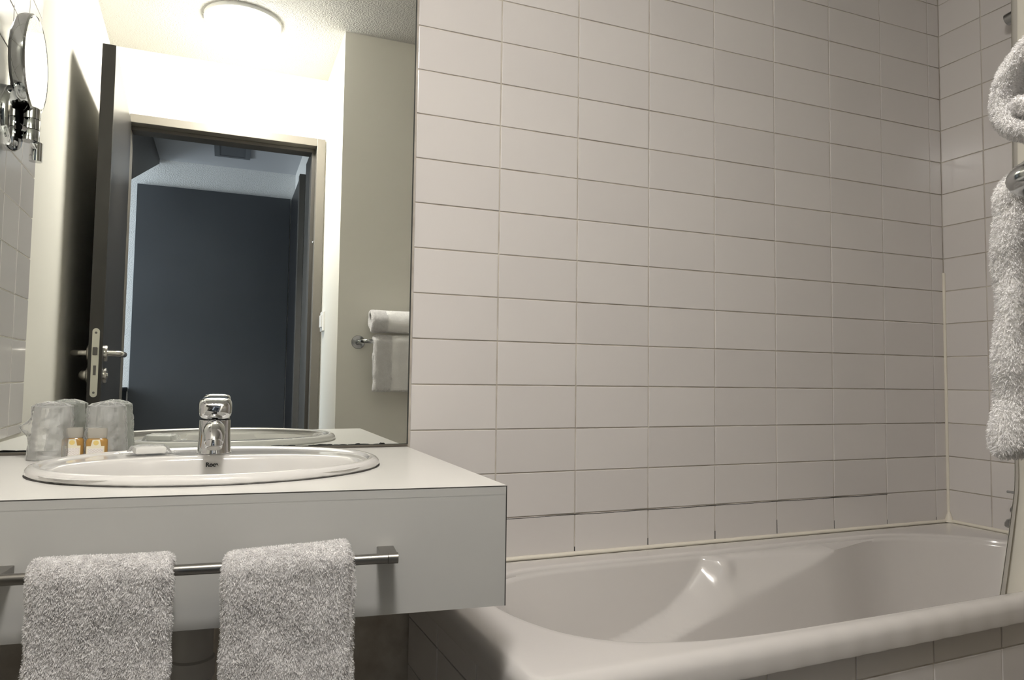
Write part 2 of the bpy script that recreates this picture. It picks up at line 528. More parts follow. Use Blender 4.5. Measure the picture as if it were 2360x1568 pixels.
# sloping dark board under the hall ceiling at the bedroom side
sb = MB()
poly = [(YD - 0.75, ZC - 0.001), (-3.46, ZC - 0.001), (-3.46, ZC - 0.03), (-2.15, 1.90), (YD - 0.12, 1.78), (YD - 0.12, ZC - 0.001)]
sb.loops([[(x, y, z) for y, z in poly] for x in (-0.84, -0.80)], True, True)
tag(sb.build('soffit_board', 'brown_board_and_shade'), 'dark brown sloping board under the hall ceiling', 'board', kind='structure')
struct('wall_hall_nib', MB().box((-0.95, YD - 0.13, 0), (OX0 - 0.038, YD - 0.10, ZC)), 'white_plaster', 'narrow white wall edge outside the bathroom door', 'wall')
# bedroom window wall with a window the daylight comes through
wl = MB()
wl.box((-2.7, YF, 0), (-2.6, -1.6, 0.8)).box((-2.7, YF, 2.15), (-2.6, -1.6, ZC)).box((-2.7, YF, 0.8), (-2.6, -3.35, 2.15)).box((-2.7, -2.05, 0.8), (-2.6, -1.6, 2.15))
struct('wall_bedroom', wl, 'white_plaster', 'white bedroom wall around the window', 'wall')
struct('wall_bedroom_side', MB().box((-2.7, -1.72, 0), (-0.95, -1.62, ZC)), 'white_plaster', 'white bedroom wall behind the bathroom', 'wall')
win = tag(MB().box((-2.67, -3.35, 0.8), (-2.63, -3.31, 2.15)).box((-2.67, -2.09, 0.8), (-2.63, -2.05, 2.15)).box((-2.67, -3.31, 2.11), (-2.63, -2.09, 2.15)).box((-2.67, -3.31, 0.8), (-2.63, -2.09, 0.84)).box((-2.67, -2.72, 0.84), (-2.63, -2.68, 2.11)).build('window_1', 'window_frame'),
          'white framed bedroom window letting in daylight', 'window', kind='structure')
MB().box((-2.652, -3.31, 0.84), (-2.648, -2.72, 2.11)).build('pane', 'glass', win)
MB().box((-2.652, -2.68, 0.84), (-2.648, -2.09, 2.11)).build('pane', 'glass', win)
ld = bpy.data.lights.new('daylight', 'AREA')
ld.shape = 'RECTANGLE'
ld.size, ld.size_y = 1.2, 1.25
ld.energy = DAYLIGHT_WATTS
ld.color = (0.80, 0.89, 1.0)
lo = bpy.data.objects.new('daylight', ld)
lo.location = (-2.60, -2.70, 1.48)
lo.rotation_euler = (0, math.radians(-90), 0)
COL.objects.link(lo)
cb = thing('stand_in_cabinet', 'added dark blue cabinet standing in for a person in dark clothing', 'cabinet', (-1.3, YF + 0.2, 0))  # made-up cabinet where a person in dark blue clothes stood
MB().box((-1.72, YF + 0.01, 0.02), (-0.93, YF + 0.36, 0.90)).build('body', 'cabinet', cb, bevel=0.004)
MB().box((-1.74, YF + 0.005, 0.90), (-0.925, YF + 0.38, 0.925)).build('stand_in_top', 'cabinet', cb, bevel=0.004)
MB().box((-1.32, YF + 0.36, 0.05), (-0.95, YF + 0.378, 0.88)).build('stand_in_door', 'cabinet', cb, bevel=0.003)
MB().box((-1.70, YF + 0.36, 0.05), (-1.33, YF + 0.378, 0.88)).build('stand_in_door', 'cabinet', cb, bevel=0.003)
# ceiling vent
vt = thing('ceiling_vent', 'grey slatted air vent in the hall ceiling', 'vent', (-0.37, -3.0, ZC))
vx0, vx1, vy0, vy1 = -0.475, -0.270, -3.20, -2.80
for a, b in (((vx0, vy0), (vx1, vy0 + 0.03)), ((vx0, vy1 - 0.03), (vx1, vy1)), ((vx0, vy0 + 0.03), (vx0 + 0.03, vy1 - 0.03)), ((vx1 - 0.03, vy0 + 0.03), (vx1, vy1 - 0.03))):
    MB().box((a[0], a[1], ZC - 0.014), (b[0], b[1], ZC)).build('vent_frame', 'vent', vt)
MB().box((vx0 + 0.03, vy0 + 0.03, ZC - 0.003), (vx1 - 0.03, vy1 - 0.03, ZC)).build('vent_back', 'black', vt)
slat = None
for k in range(17):
    y = vy0 + 0.04 + k * 0.020
    if slat is None:
        slat = MB().add([(vx0 + 0.03, y, ZC - 0.013), (vx1 - 0.03, y, ZC - 0.013), (vx1 - 0.03, y + 0.012, ZC - 0.005), (vx0 + 0.03, y + 0.012, ZC - 0.005),
                         (vx0 + 0.03, y, ZC - 0.011), (vx1 - 0.03, y, ZC - 0.011), (vx1 - 0.03, y + 0.012, ZC - 0.003), (vx0 + 0.03, y + 0.012, ZC - 0.003)],
                        [(0, 3, 2, 1), (4, 5, 6, 7), (0, 1, 5, 4), (1, 2, 6, 5), (2, 3, 7, 6), (3, 0, 4, 7)]).build('slat', 'vent', vt)
    else:
        c = slat.copy()
        c.location = (0, 0.020 * k, 0)
        link(c, vt)

# ------------------------------------------------------------------ ceiling lamp
LX, LY = -0.352, -1.365
lamp = thing('ceiling_lamp', 'round opal glass lamp glowing on the stippled ceiling', 'lamp', (LX, LY, ZC))
MB().lathe([(0.140, 0.0), (0.140, -0.014), (0.136, -0.016)], (LX, LY, ZC), 48).build('lamp_base', 'lamp_base', lamp, smooth=True)
prof = [(0.134 * math.cos(a), -0.016 - 0.066 * math.sin(a)) for a in [math.pi / 2 * k / 14 for k in range(14)]] + [(0.001, -0.082)]
MB().lathe(prof, (LX, LY, ZC), 48).build('lamp_shade', 'lamp_glass', lamp, smooth=True)

# light switch on the return wall
sw = thing('light_switch', 'white light switch on the narrow wall beside the door', 'switch', (XW, -1.725, 1.25))
MB().box((XW - 0.010, -1.770, 1.205), (XW, -1.688, 1.292)).build('switch_plate', 'white_plastic', sw, bevel=0.002)
MB().box((XW - 0.016, -1.756, 1.222), (XW - 0.010, -1.702, 1.276)).build('rocker', 'white_plastic', sw, bevel=0.002)

# ------------------------------------------------------------------ wall mirror
mi = thing('wall_mirror', 'large frameless mirror above the washbasin', 'mirror', (-0.4, -0.002, ZT))
MB().box((xleft(0) + 0.001, -0.0062, ZT + 0.006), (-0.0035, 0.005, ZC - 0.002)).build('mirror_backing', 'mirror_edge', mi)
MB().add([(xleft(0) + 0.002, -0.0065, ZT + 0.0075), (-0.0065, -0.0065, ZT + 0.0075), (-0.0065, -0.0065, ZC - 0.004), (xleft(0) + 0.002, -0.0065, ZC - 0.004)], [(0, 1, 2, 3)]).build('mirror_glass', 'mirror', mi)
# worn black patches of the silvering along the lower edge
for k in range(26):
    x = random.uniform(-0.30, -0.02) if k % 3 else random.uniform(-0.79, -0.68)
    w = random.uniform(0.006, 0.020)
    h = random.uniform(0.0012, 0.0038)
    pts = [(x + w * math.cos(a) * random.uniform(0.7, 1.0), -0.0068, ZT + 0.0075 + h * max(0, math.sin(a)) * random.uniform(0.6, 1)) for a in [2 * math.pi * q / 10 for q in range(10)]]
    MB().add(pts, [tuple(range(10))]).build('worn_silvering', 'mirror_edge', mi)

# ------------------------------------------------------------------ vanity
va = thing('vanity', 'white laminate vanity counter with a deep grey fascia', 'vanity', (-0.4, -0.3, 0.69))
XV = -0.004
XL0 = xleft(-0.3) + 0.002
BC = (-0.380, -0.266)
BA, BB = 0.258, 0.212
N = 96
hole = [(BC[0] + 0.93 * BA * math.cos(2 * math.pi * i / N), BC[1] + 0.93 * BB * math.sin(2 * math.pi * i / N)) for i in range(N)]
def rect_hit(a):
    d = (math.cos(a) * BA, math.sin(a) * BB)
    ts = []
    if d[0] > 1e-9: ts.append((XV - BC[0]) / d[0])
    if d[0] < -1e-9: ts.append((XL0 - BC[0]) / d[0])
    if d[1] > 1e-9: ts.append((-0.001 - BC[1]) / d[1])
    if d[1] < -1e-9: ts.append((-0.585 - 0.10 * BC[0] - BC[1]) / (d[1] + 0.10 * d[0]))
    t = min(t for t in ts if t > 0)
    return (BC[0] + d[0] * t, BC[1] + d[1] * t)
angs = [2 * math.pi * i / N for i in range(N)]
for cx, cy in ((XV, -0.001), (XL0, -0.001), (XV, yfront(XV)), (XL0, yfront(XL0))):
    angs.append(math.atan2((cy - BC[1]) / BB, (cx - BC[0]) / BA) % (2 * math.pi))
angs = sorted(angs)
hole = [(BC[0] + 0.93 * BA * math.cos(a), BC[1] + 0.93 * BB * math.sin(a)) for a in angs]
out = [rect_hit(a) for a in angs]
ct = MB()
ct.loops([[(x, y, ZT) for x, y in hole], [(x, y, ZT) for x, y in out], [(x, y, ZT - 0.012) for x, y in out]])
ct.loops([[(x, y, ZT) for x, y in hole], [(x, y, ZT - 0.012) for x, y in hole]])
ct.build('countertop', 'laminate', va)
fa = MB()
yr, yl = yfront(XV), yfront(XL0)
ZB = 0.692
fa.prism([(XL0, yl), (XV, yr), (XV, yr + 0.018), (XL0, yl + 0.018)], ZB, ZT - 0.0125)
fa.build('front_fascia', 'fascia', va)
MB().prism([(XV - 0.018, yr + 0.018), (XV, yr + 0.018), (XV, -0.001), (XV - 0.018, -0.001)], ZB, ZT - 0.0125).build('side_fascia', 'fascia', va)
MB().prism([(XL0, yl - 0.0004), (XV + 0.0004, yr - 0.0004), (XV + 0.0004, yr + 0.01), (XL0, yl + 0.01)], ZT - 0.0014, ZT - 0.0003).build('edge_joint', 'joint', va)
MB().box((XV - 0.0010, yr - 0.0004, ZB), (XV + 0.0004, yr + 0.0009, ZT - 0.001)).build('edge_joint', 'joint', va)
# the fascia carries the edge of the worktop flush
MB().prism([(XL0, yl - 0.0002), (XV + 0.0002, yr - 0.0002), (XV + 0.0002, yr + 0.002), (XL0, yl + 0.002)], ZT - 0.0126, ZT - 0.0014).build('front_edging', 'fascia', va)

# drain trap under the basin
tp = thing('drain_trap', 'grey plastic bottle trap under the washbasin', 'trap', (-0.40, -0.30, 0.35))
cx, cy = -0.405, -0.300
MB().lathe([(0.020, 0.745), (0.020, 0.690), (0.034, 0.688), (0.034, 0.655), (0.030, 0.652), (0.030, 0.575), (0.033, 0.572), (0.033, 0.545), (0.030, 0.542), (0.028, 0.440), (0.020, 0.430)], (cx, cy, 0), 28).build('trap_body', 'grey_plastic', tp, smooth=True, angle=30)
for k in range(14):
    a = 2 * math.pi * k / 14
    MB().box((cx + 0.0345 * math.cos(a) - 0.002, cy + 0.0345 * math.sin(a) - 0.002, 0.657), (cx + 0.0345 * math.cos(a) + 0.002, cy + 0.0345 * math.sin(a) + 0.002, 0.686)).build('grip_rib', 'grey_plastic', tp)
MB().tube([(cx, cy + 0.02, 0.61), (cx, -0.05, 0.605), (cx, 0.004, 0.605)], 0.018, 16).build('waste_pipe', 'grey_plastic', tp, smooth=True)

# ------------------------------------------------------------------ washbasin
ba = thing('washbasin', 'oval white ceramic washbasin set into the counter', 'washbasin', (BC[0], BC[1], ZT))
def ell(s, z, n=128):
    return [(BC[0] + s * BA * math.cos(2 * math.pi * i / n), BC[1] + s * BB * math.sin(2 * math.pi * i / n), z) for i in range(n)]
OC = (-0.383, -0.318)
OA, OB = 0.222, 0.140
def opening(s, z, n=128, off=0.0):
    o = []
    for i in range(n):
        a = 2 * math.pi * i / n
        ca, sa = math.cos(a), math.sin(a)
        ex = 2.5
        q = (abs(ca) ** ex + abs(sa) ** ex) ** (-1 / ex)
        o.append((OC[0] + (s * OA + off) * q * ca, OC[1] + (s * OB + off) * q * sa, z))
    return o
def mixl(a, b, t, z):
    return [(p[0] + (q[0] - p[0]) * t, p[1] + (q[1] - p[1]) * t, z) for p, q in zip(a, b)]
E95, OPN = ell(0.93, 0), opening(1.0, 0, off=0.006)
lps = [ell(0.96, ZT - 0.01), ell(0.995, ZT + 0.0003), ell(1.004, ZT + 0.004), ell(1.0, ZT + 0.0085), ell(0.985, ZT + 0.0125), ell(0.965, ZT + 0.0145), ell(0.945, ZT + 0.0140), ell(0.928, ZT + 0.0118),
       mixl(E95, OPN, 0.08, ZT + 0.0102), mixl(E95, OPN, 0.4, ZT + 0.0095), mixl(E95, OPN, 0.8, ZT + 0.0090), OPN and [(x, y, ZT + 0.0085) for x, y, _ in OPN],
       opening(1.0, ZT + 0.0065, off=0.002), opening(1.0, ZT + 0.002, off=-0.001), opening(0.985, ZT - 0.010), opening(0.96, ZT - 0.030), opening(0.91, ZT - 0.055), opening(0.82, ZT - 0.080), opening(0.66, ZT - 0.100), opening(0.42, ZT - 0.112), opening(0.16, ZT - 0.117)]
MB().loops(lps, False, True).build('bowl', 'ceramic', ba, smooth=True, angle=75)
MB().lathe([(0.024, 0.0), (0.024, 0.003), (0.018, 0.004), (0.010, 0.001)], (OC[0], OC[1] + 0.02, ZT - 0.117), 24).build('drain', 'chrome', ba, smooth=True)
# dirty bead where the basin meets the counter
bead = [(BC[0] + 1.003 * BA * math.cos(a), BC[1] + 1.003 * BB * math.sin(a), ZT + 0.0006) for a in [math.pi * (1.05 + 0.95 * k / 70) for k in range(71)]]
MB().tube(bead, [0.0006 + 0.0009 * abs(math.sin(k * 1.7) * math.sin(k * 0.37)) for k in range(71)], 6).build('sealant_bead', 'joint', ba)
# maker's lettering on the rear inner wall
fc = bpy.data.curves.new('lettering', 'FONT')
fc.body = 'Roca'
fc.size = 0.0098
fc.extrude = 0.0002
fc.offset = 0.0005
fc.align_x = 'CENTER'
to = bpy.data.objects.new('tmp', fc)
COL.objects.link(to)
dg = bpy.context.evaluated_depsgraph_get()
dg.update()
tm = bpy.data.meshes.new_from_object(to.evaluated_get(dg))
bpy.data.objects.remove(to)
tm.materials.clear()
tm.materials.append(M['ink'])
lt = bpy.data.objects.new('lettering', tm)
link(lt, ba)
LETTER_LOC = Vector((-0.388, OC[1] + OB * 0.985 - 0.0032, ZT - 0.0085))
lt.location = LETTER_LOC - wloc(ba)
lt.rotation_euler = (math.radians(81), 0, 0)
tag(lt, 'black printed lettering')

# ------------------------------------------------------------------ basin tap
FX, FYY = -0.386, -0.128
ZD = ZT + 0.0095
ft = thing('basin_tap', 'chrome single lever tap standing on the washbasin', 'tap', (FX, FYY, ZD))
MB().lathe([(0.029, 0.0), (0.029, 0.002), (0.0278, 0.006), (0.0265, 0.030), (0.0260, 0.058), (0.0255, 0.0585)], (FX, FYY, ZD), 40).build('tap_body', 'chrome', ft, smooth=True)
MB().lathe([(0.0250, 0.0585), (0.0250, 0.0600)], (FX, FYY, ZD), 40).build('joint_ring', 'black', ft, smooth=True)
lv = MB()
sec = []
for (y, z0, z1, w) in ((0.0270, 0.066, 0.080, 0.014), (0.0255, 0.062, 0.086, 0.021), (0.018, 0.0605, 0.095, 0.0255), (0.002, 0.0605, 0.1000, 0.0275), (-0.014, 0.0605, 0.0995, 0.0275), (-0.026, 0.0605, 0.0960, 0.0262), (-0.036, 0.0620, 0.0920, 0.0230), (-0.0405, 0.0660, 0.0870, 0.0170)):
    zc, h = (z0 + z1) / 2, (z1 - z0) / 2
    sec.append([(FX + w * math.copysign(abs(math.cos(a)) ** 0.5, math.cos(a)), FYY + y, ZD + zc + h * math.copysign(abs(math.sin(a)) ** 0.55, math.sin(a))) for a in [2 * math.pi * (k + 0.5) / 32 for k in range(32)]])
lever_ = lv.loops(sec, True, True).build('lever', 'chrome', ft, smooth=True, angle=50)
MB().lathe([(0.0032, 0.0), (0.0032, 0.0012), (0.002, 0.0016)], (FX, FYY - 0.0400, ZD + 0.0730), 16, mat=Matrix.Rotation(math.radians(90), 3, 'X')).build('indicator_dot', 'black', lever_)
path_ = [(-0.008, 0.034), (-0.030, 0.041), (-0.050, 0.0445), (-0.066, 0.0445), (-0.080, 0.0425), (-0.091, 0.0385), (-0.0985, 0.0325), (-0.1020, 0.0265)]
MB().tube([(FX, FYY + y, ZD + z) for y, z in path_], [0.0185, 0.0182, 0.0178, 0.0174, 0.0170, 0.0165, 0.0158, 0.0150], 28).build('spout', 'chrome', ft, smooth=True, angle=50)
spout = [o for o in ft.children if o.name.startswith('spout')][-1]
tl = Matrix.Rotation(math.radians(-24), 3, 'X')
ac = (FX, FYY - 0.1030, ZD + 0.0245)
MB().lathe([(0.0135, 0.006), (0.0135, -0.0055), (0.0128, -0.0072), (0.0105, -0.0074)], ac, 28, mat=tl).build('aerator', 'chrome', spout, smooth=True)
MB().lathe([(0.0105, -0.0070), (0.0105, -0.0079), (0.001, -0.0080)], ac, 24, mat=tl).build('aerator_mesh', 'grey_plastic', spout)

# ------------------------------------------------------------------ bath
bt = thing('bathtub', 'white acrylic bathtub with moulded armrest along the tiled wall', 'bathtub', (0.83, -0.31, 0.15))
op = [(0.095, -0.290), (0.101, -0.240), (0.128, -0.165), (0.183, -0.113), (0.260, -0.090), (0.345, -0.083), (0.55, -0.083), (0.79, -0.082), (1.02, -0.076), (1.25, -0.076), (1.375, -0.100), (1.466, -0.152), (1.535, -0.222), (1.560, -0.30),
      (1.550, -0.40), (1.50, -0.485), (1.41, -0.535), (1.28, -0.550), (1.092, -0.556), (0.923, -0.561), (0.695, -0.567), (0.498, -0.570), (0.40, -0.567), (0.329, -0.559), (0.247, -0.535), (0.200, -0.508), (0.150, -0.455), (0.112, -0.372)]
def catmull(pts, per):
    o = []
    n = len(pts)
    for i in range(n):
        p0, p1, p2, p3 = [np.array(pts[(i + k) % n]) for k in (-1, 0, 1, 2)]
        for j in range(per):
            t = j / per
            o.append(0.5 * ((2 * p1) + (-p0 + p2) * t + (2 * p0 - 5 * p1 + 4 * p2 - p3) * t * t + (-p0 + 3 * p1 - 3 * p2 + p3) * t ** 3))
    return np.array(o)
dense = catmull(op, 30)
# smooth the outline a little, then resample by arc length
for _ in range(25):
    dense = 0.5 * dense + 0.25 * np.roll(dense, 1, 0) + 0.25 * np.roll(dense, -1, 0)
TC = np.array([0.83, -0.315])
def resample(P, n):
    Q = np.vstack([P, P[:1]])
    s = np.concatenate([[0], np.cumsum(np.linalg.norm(np.diff(Q, axis=0), axis=1))])
    t = np.linspace(0, s[-1], n, endpoint=False)
    return np.stack([np.interp(t, s, Q[:, 0]), np.interp(t, s, Q[:, 1])], 1)
NT = 420
inner = resample(dense, NT)
xo0, xo1 = -0.004, XR - 0.003
crn = [(xo0, -0.004), (xo1, -0.004), (xo1, ytub(xo1)), (0.020, ytub(0.02))]
def rounded_quad(inset, rad):
    """dense outline of the bath rim, inset and with rounded corners"""
    c4 = [np.array(c) for c in crn]
    cen = sum(c4) / 4
    lines = []
    for k in range(4):
        a, b = c4[k], c4[(k + 1) % 4]
        e = (b - a) / np.linalg.norm(b - a)
        n = np.array([-e[1], e[0]])
        if n @ (cen - a) < 0: n = -n
        lines.append((a + n * (inset + rad), e, n))
    cs = []
    for k in range(4):
        (p, e, n), (p2, e2, n2) = lines[k - 1], lines[k]
        t = np.linalg.solve(np.stack([e, -e2], 1), p2 - p)
        cs.append((p + e * t[0], n, n2))
    out = []
    for c, n, n2 in cs:
        for q in range(13):
            u = q / 12
            d = -(n * math.cos(u * math.pi / 2) + n2 * math.sin(u * math.pi / 2))
            out.append(c + rad * d / np.linalg.norm(d))
    P = np.array(out)
    return np.array([P[i] + (P[(i + 1) % len(P)] - P[i]) * t for i in range(len(P)) for t in np.linspace(0, 1, 24, endpoint=False)])
def by_angle(P, ang):
    a = np.arctan2(P[:, 1] - TC[1], P[:, 0] - TC[0])
    o = np.argsort(a)
    r = np.linalg.norm(P - TC, axis=1)[o]
    rr_ = np.interp(ang, a[o], r, period=2 * math.pi)
    return TC + np.stack([np.cos(ang), np.sin(ang)], 1) * rr_[:, None]
ang_in = np.arctan2(inner[:, 1] - TC[1], inner[:, 0] - TC[0])
# add samples towards the rim corners
extra = []
for c in crn:
    a0 = math.atan2(c[1] - TC[1], c[0] - TC[0])
    extra += [a0 + 0.004 * k for k in range(-12, 13)]
di = np.argsort(ang_in)
rin = np.linalg.norm(inner - TC, axis=1)
ang_all = np.sort(np.concatenate([ang_in, (np.array(extra) + math.pi) % (2 * math.pi) - math.pi]))
r_all = np.interp(ang_all, ang_in[di], rin[di], period=2 * math.pi)
inner = TC + np.stack([np.cos(ang_all), np.sin(ang_all)], 1) * r_all[:, None]
NT = len(inner)
RC = 0.036
def rim_loop(inset):
    return by_angle(rounded_quad(inset, RC - inset), ang_all)
tin = np.roll(inner, -1, 0) - np.roll(inner, 1, 0)
nin = np.stack([-tin[:, 1], tin[:, 0]], 1)
nin /= np.linalg.norm(nin, axis=1)[:, None]
nin = nin * np.sign((nin * (TC - inner)).sum(1))[:, None]
def sstep(a, b, x):
    t = np.clip((x - a) / (b - a), 0, 1)
    return t * t * (3 - 2 * t)
loops = []
def L3(P, z):
    loops.append([(float(p[0]), float(p[1]), float(zz)) for p, zz in zip(P, np.broadcast_to(z, len(P)))])
L3(rim_loop(0.016), ZU - 0.046)
L3(rim_loop(0.001), ZU - 0.046)
L3(rim_loop(0.0), ZU - 0.042)
L3(rim_loop(0.0), ZU - 0.022)
for k in range(1, 7):
    a = math.pi / 2 * k / 6
    L3(rim_loop(0.022 * (1 - math.cos(a))), ZU - 0.022 + 0.022 * math.sin(a))
o2 = rim_loop(0.022)
for t in (0.25, 0.6, 0.9):
    L3(o2 + (inner - nin * 0.008 - o2) * t, ZU)
L3(inner - nin * 0.008, ZU)
for k in range(1, 5):
    a = math.pi / 2 * k / 4
    L3(inner - nin * 0.008 * (1 - math.sin(a)), ZU - 0.010 * (1 - math.cos(a)))
# floor outline of the tub
ang_i = np.arctan2((inner[:, 1] - TC[1]) / 0.24, (inner[:, 0] - TC[0]) / 0.735)
fe = 2.8
q = (np.abs(np.cos(ang_i)) ** fe + np.abs(np.sin(ang_i)) ** fe) ** (-1 / fe)
floor_o = np.stack([0.93 + 0.50 * q * np.cos(ang_i), -0.325 + 0.165 * q * np.sin(ang_i)], 1)
backw = sstep(0.35, 0.8, -nin[:, 1])     # 1 on the long side at the tiled wall
def zlow(x): return 0.613 - 0.264 * (1.174 - x)
def zup(x): return np.interp(x, [0.30, 0.444, 0.567, 0.637, 0.690, 0.725, 2.0], [0.415, 0.442, 0.479, 0.520, 0.572, 0.640, 0.640])
DEP = 0.40
ds = np.concatenate([np.linspace(0.012, 0.33, 54), np.linspace(0.34, 0.395, 8)])
for d in ds:
    z = ZU - d
    g = 0.80 * (d / 0.34) if d < 0.34 else 0.80 + 0.20 * math.sin((d - 0.34) / 0.055 * math.pi / 2)
    g = min(1, g)
    Pd = inner + (floor_o - inner) * g
    x = inner[:, 0] + (floor_o[:, 0] - inner[:, 0]) * g * 0.6
    zl, zu_ = zlow(x), zup(x)
    zu_ = np.maximum(zu_, zl + 0.012)
    q_ = (zu_ - z) / (zu_ - zl)
    o = np.where(q_ < 0.92, np.clip(q_, 0, 1), np.minimum(1, 1 - 0.5 * np.clip(1.08 - q_, 0, 1) ** 2 / 0.16))
    amp = 0.064 * sstep(0.18, 0.40, x) * (1 - sstep(1.0, 1.30, x)) * backw
    off = amp * o * (1 - sstep(0.22, 0.36, d))
    # hand grip
    grip = 0.011 * np.exp(-((x - 0.735) / 0.022) ** 2) * np.exp(-((z - 0.572) / 0.022) ** 2) * backw
    Pd = Pd.copy()
    Pd[:, 1] -= off + grip * (1 - 0.0)
    zz = np.full(NT, z)
    L3(Pd, zz)
last = np.array(loops[-1])[:, :2]
for s_, z in ((0.93, ZU - 0.399), (0.6, ZU - 0.402), (0.2, ZU - 0.404)):
    L3(np.array([0.93, -0.325]) + (last - np.array([0.93, -0.325])) * s_, z)
MB().loops(loops, False, True).build('tub_shell', 'acrylic', bt, smooth=True, angle=60)
MB().lathe([(0.030, 0.0), (0.030, 0.003), (0.024, 0.004), (0.012, 0.001)], (1.30, -0.325, ZU - 0.4035), 24).build('bath_drain', 'chrome', bt, smooth=True)
# overflow cap
MB().lathe([(0.032, 0.0), (0.032, 0.010), (0.026, 0.014), (0.004, 0.015)], (1.522, -0.33, 0.49), 28, mat=Matrix.Rotation(math.radians(-80), 3, 'Y')).build('overflow_cap', 'chrome', bt, smooth=True)

# tiled bath panels
pf = MB()
yp0, yp1 = ytub(0.02) + 0.022, ytub(XR) + 0.022
pf.prism([(0.034, yp0 + 0.0025), (XR, yp1 + 0.0025), (XR, yp1 + 0.04), (0.034, yp0 + 0.04)], 0, ZU - 0.040)
wbf = struct('wall_bath_front', pf, 'grout', 'tiled panel along the front of the bath', 'bath panel')
arows = [0.0, 0.1, 0.2, 0.3, 0.4, 0.4985, ZU - 0.041]
a_f = math.atan(0.036)
acol = [0.03, 0.049, 0.246, 0.443, 0.641, 0.838, 1.033, 1.231, 1.429, XR]
lay(wbf, (0, ytub(0) + 0.026, 0), (1, 0.036, 0), acol, arows, a_f)
pe = MB().prism([(0.034, yp0 + 0.006), (0.012, -0.004), (0.05, -0.004), (0.07, yp0 + 0.006)], 0, ZU - 0.040)
wbe = struct('wall_bath_end', pe, 'grout', 'shaded tiled panel at the bath end under the vanity', 'bath panel')
a_e = math.atan2(0.022, -yp0)
lay(wbe, (0.0095, 0, 0), (0.0365, -1, 0), [0.006, 0.2, 0.4, 0.598], arows, math.radians(-90) + a_e)

# sealant lines
def seal(name, pts, label, r=0.0055):
    tag(MB().tube(pts, r, 10).build(name, 'sealant', smooth=True), label, 'sealant', kind='structure')
seal('trim_2', [(0.0 + 0.02 * k, -0.004 + 0.0006 * math.sin(k), ZU + 0.001) for k in range(83)], 'cream sealant line between the bath and the tiled wall')
seal('trim_3', [(XR - 0.003, -0.004 - 0.02 * k, ZU + 0.001) for k in range(29)], 'cream sealant line below the tap end tiles')
seal('trim_4', [(XR - 0.002, -0.003, ZU + 0.01 * k) for k in range(76)], 'cream sealant bead up the tiled corner', 0.0042)
MB_c = MB().lathe([(0.016, 0.0), (0.011, 0.006), (0.006, 0.022), (0.003, 0.03)], (XR - 0.006, -0.007, ZU - 0.001), 14)
tag(MB_c.build('trim_5', 'sealant', smooth=True), 'cream sealant lump in the bath corner', 'sealant', kind='structure')

# ------------------------------------------------------------------ towels: draped slabs with pile
def resample_path(path, n):
    P = np.array(path, float)
    s = np.concatenate([[0], np.cumsum(np.linalg.norm(np.diff(P, axis=0), axis=1))])
    t = np.linspace(0, s[-1], n)
    return np.stack([np.interp(t, s, P[:, 0]), np.interp(t, s, P[:, 1])], 1), t

def slab(path, h, length, frame, ns=90, nx=60, er=None, wob=0.003, seed=0, shear=None, round_end=None):
    """sheet of half thickness h swept along local x; path = (n, z) centreline; frame(x, n, z) -> world"""
    C, t = resample_path(path, ns)
    T = np.gradient(C, axis=0)
    T /= np.linalg.norm(T, axis=1)[:, None]
    Nn = np.stack([-T[:, 1], T[:, 0]], 1)
    er = er or h
    re = round_end or h
    d_end = np.minimum(t, t[-1] - t)
    hs = h * np.sqrt(np.clip(1 - (np.clip(re - d_end, 0, re) / re) ** 2, 0, 1))
    xs = 0.5 - 0.5 * np.cos(np.linspace(0, math.pi, nx))
    xs = 0.55 * np.linspace(0, 1, nx) + 0.45 * xs
    xs = np.concatenate([[0, 0.12 * er / length, 0.45 * er / length], er / length + xs * (1 - 2 * er / length), [1 - 0.45 * er / length, 1 - 0.12 * er / length, 1]])
    loops = []
    for xx in xs:
        x = xx * length
        dx = min(x, length - x)
        hx = math.sqrt(max(0, 1 - (max(0, er - dx) / er) ** 2))
        a = C + Nn * (hs * hx)[:, None]
        b = (C - Nn * (hs * hx)[:, None])[::-1]
        lp = []
        for idx, (nn, zz) in enumerate(np.vstack([a, b])):
            k = idx if idx < ns else 2 * ns - 1 - idx
            sx = shear(t[k] / t[-1]) if shear else 0.0
            w = wob * noise.noise(Vector((x * 22 + seed, zz * 16, t[k] * 14)))
            w2 = wob * 0.8 * noise.noise(Vector((x * 9, zz * 20 + seed, 3.3)))
            edge = wob * 0.9 * noise.noise(Vector((seed + 5.5, zz * 25, t[k] * 20))) * (1 if xx < 0.5 else -1)
            lp.append(frame(x + sx + edge, nn + w, zz + w2 * 0.7))
        loops.append(lp)
    return loops

def mesh_arrays(loops):
    n = len(loops[0])
    V = np.array([p for lp in loops for p in lp], float)
    Fq = []
    for k in range(len(loops) - 1):
        for i in range(n):
            j = (i + 1) % n
            Fq.append((k * n + i, k * n + j, (k + 1) * n + j, (k + 1) * n + i))
    return V, np.array(Fq)

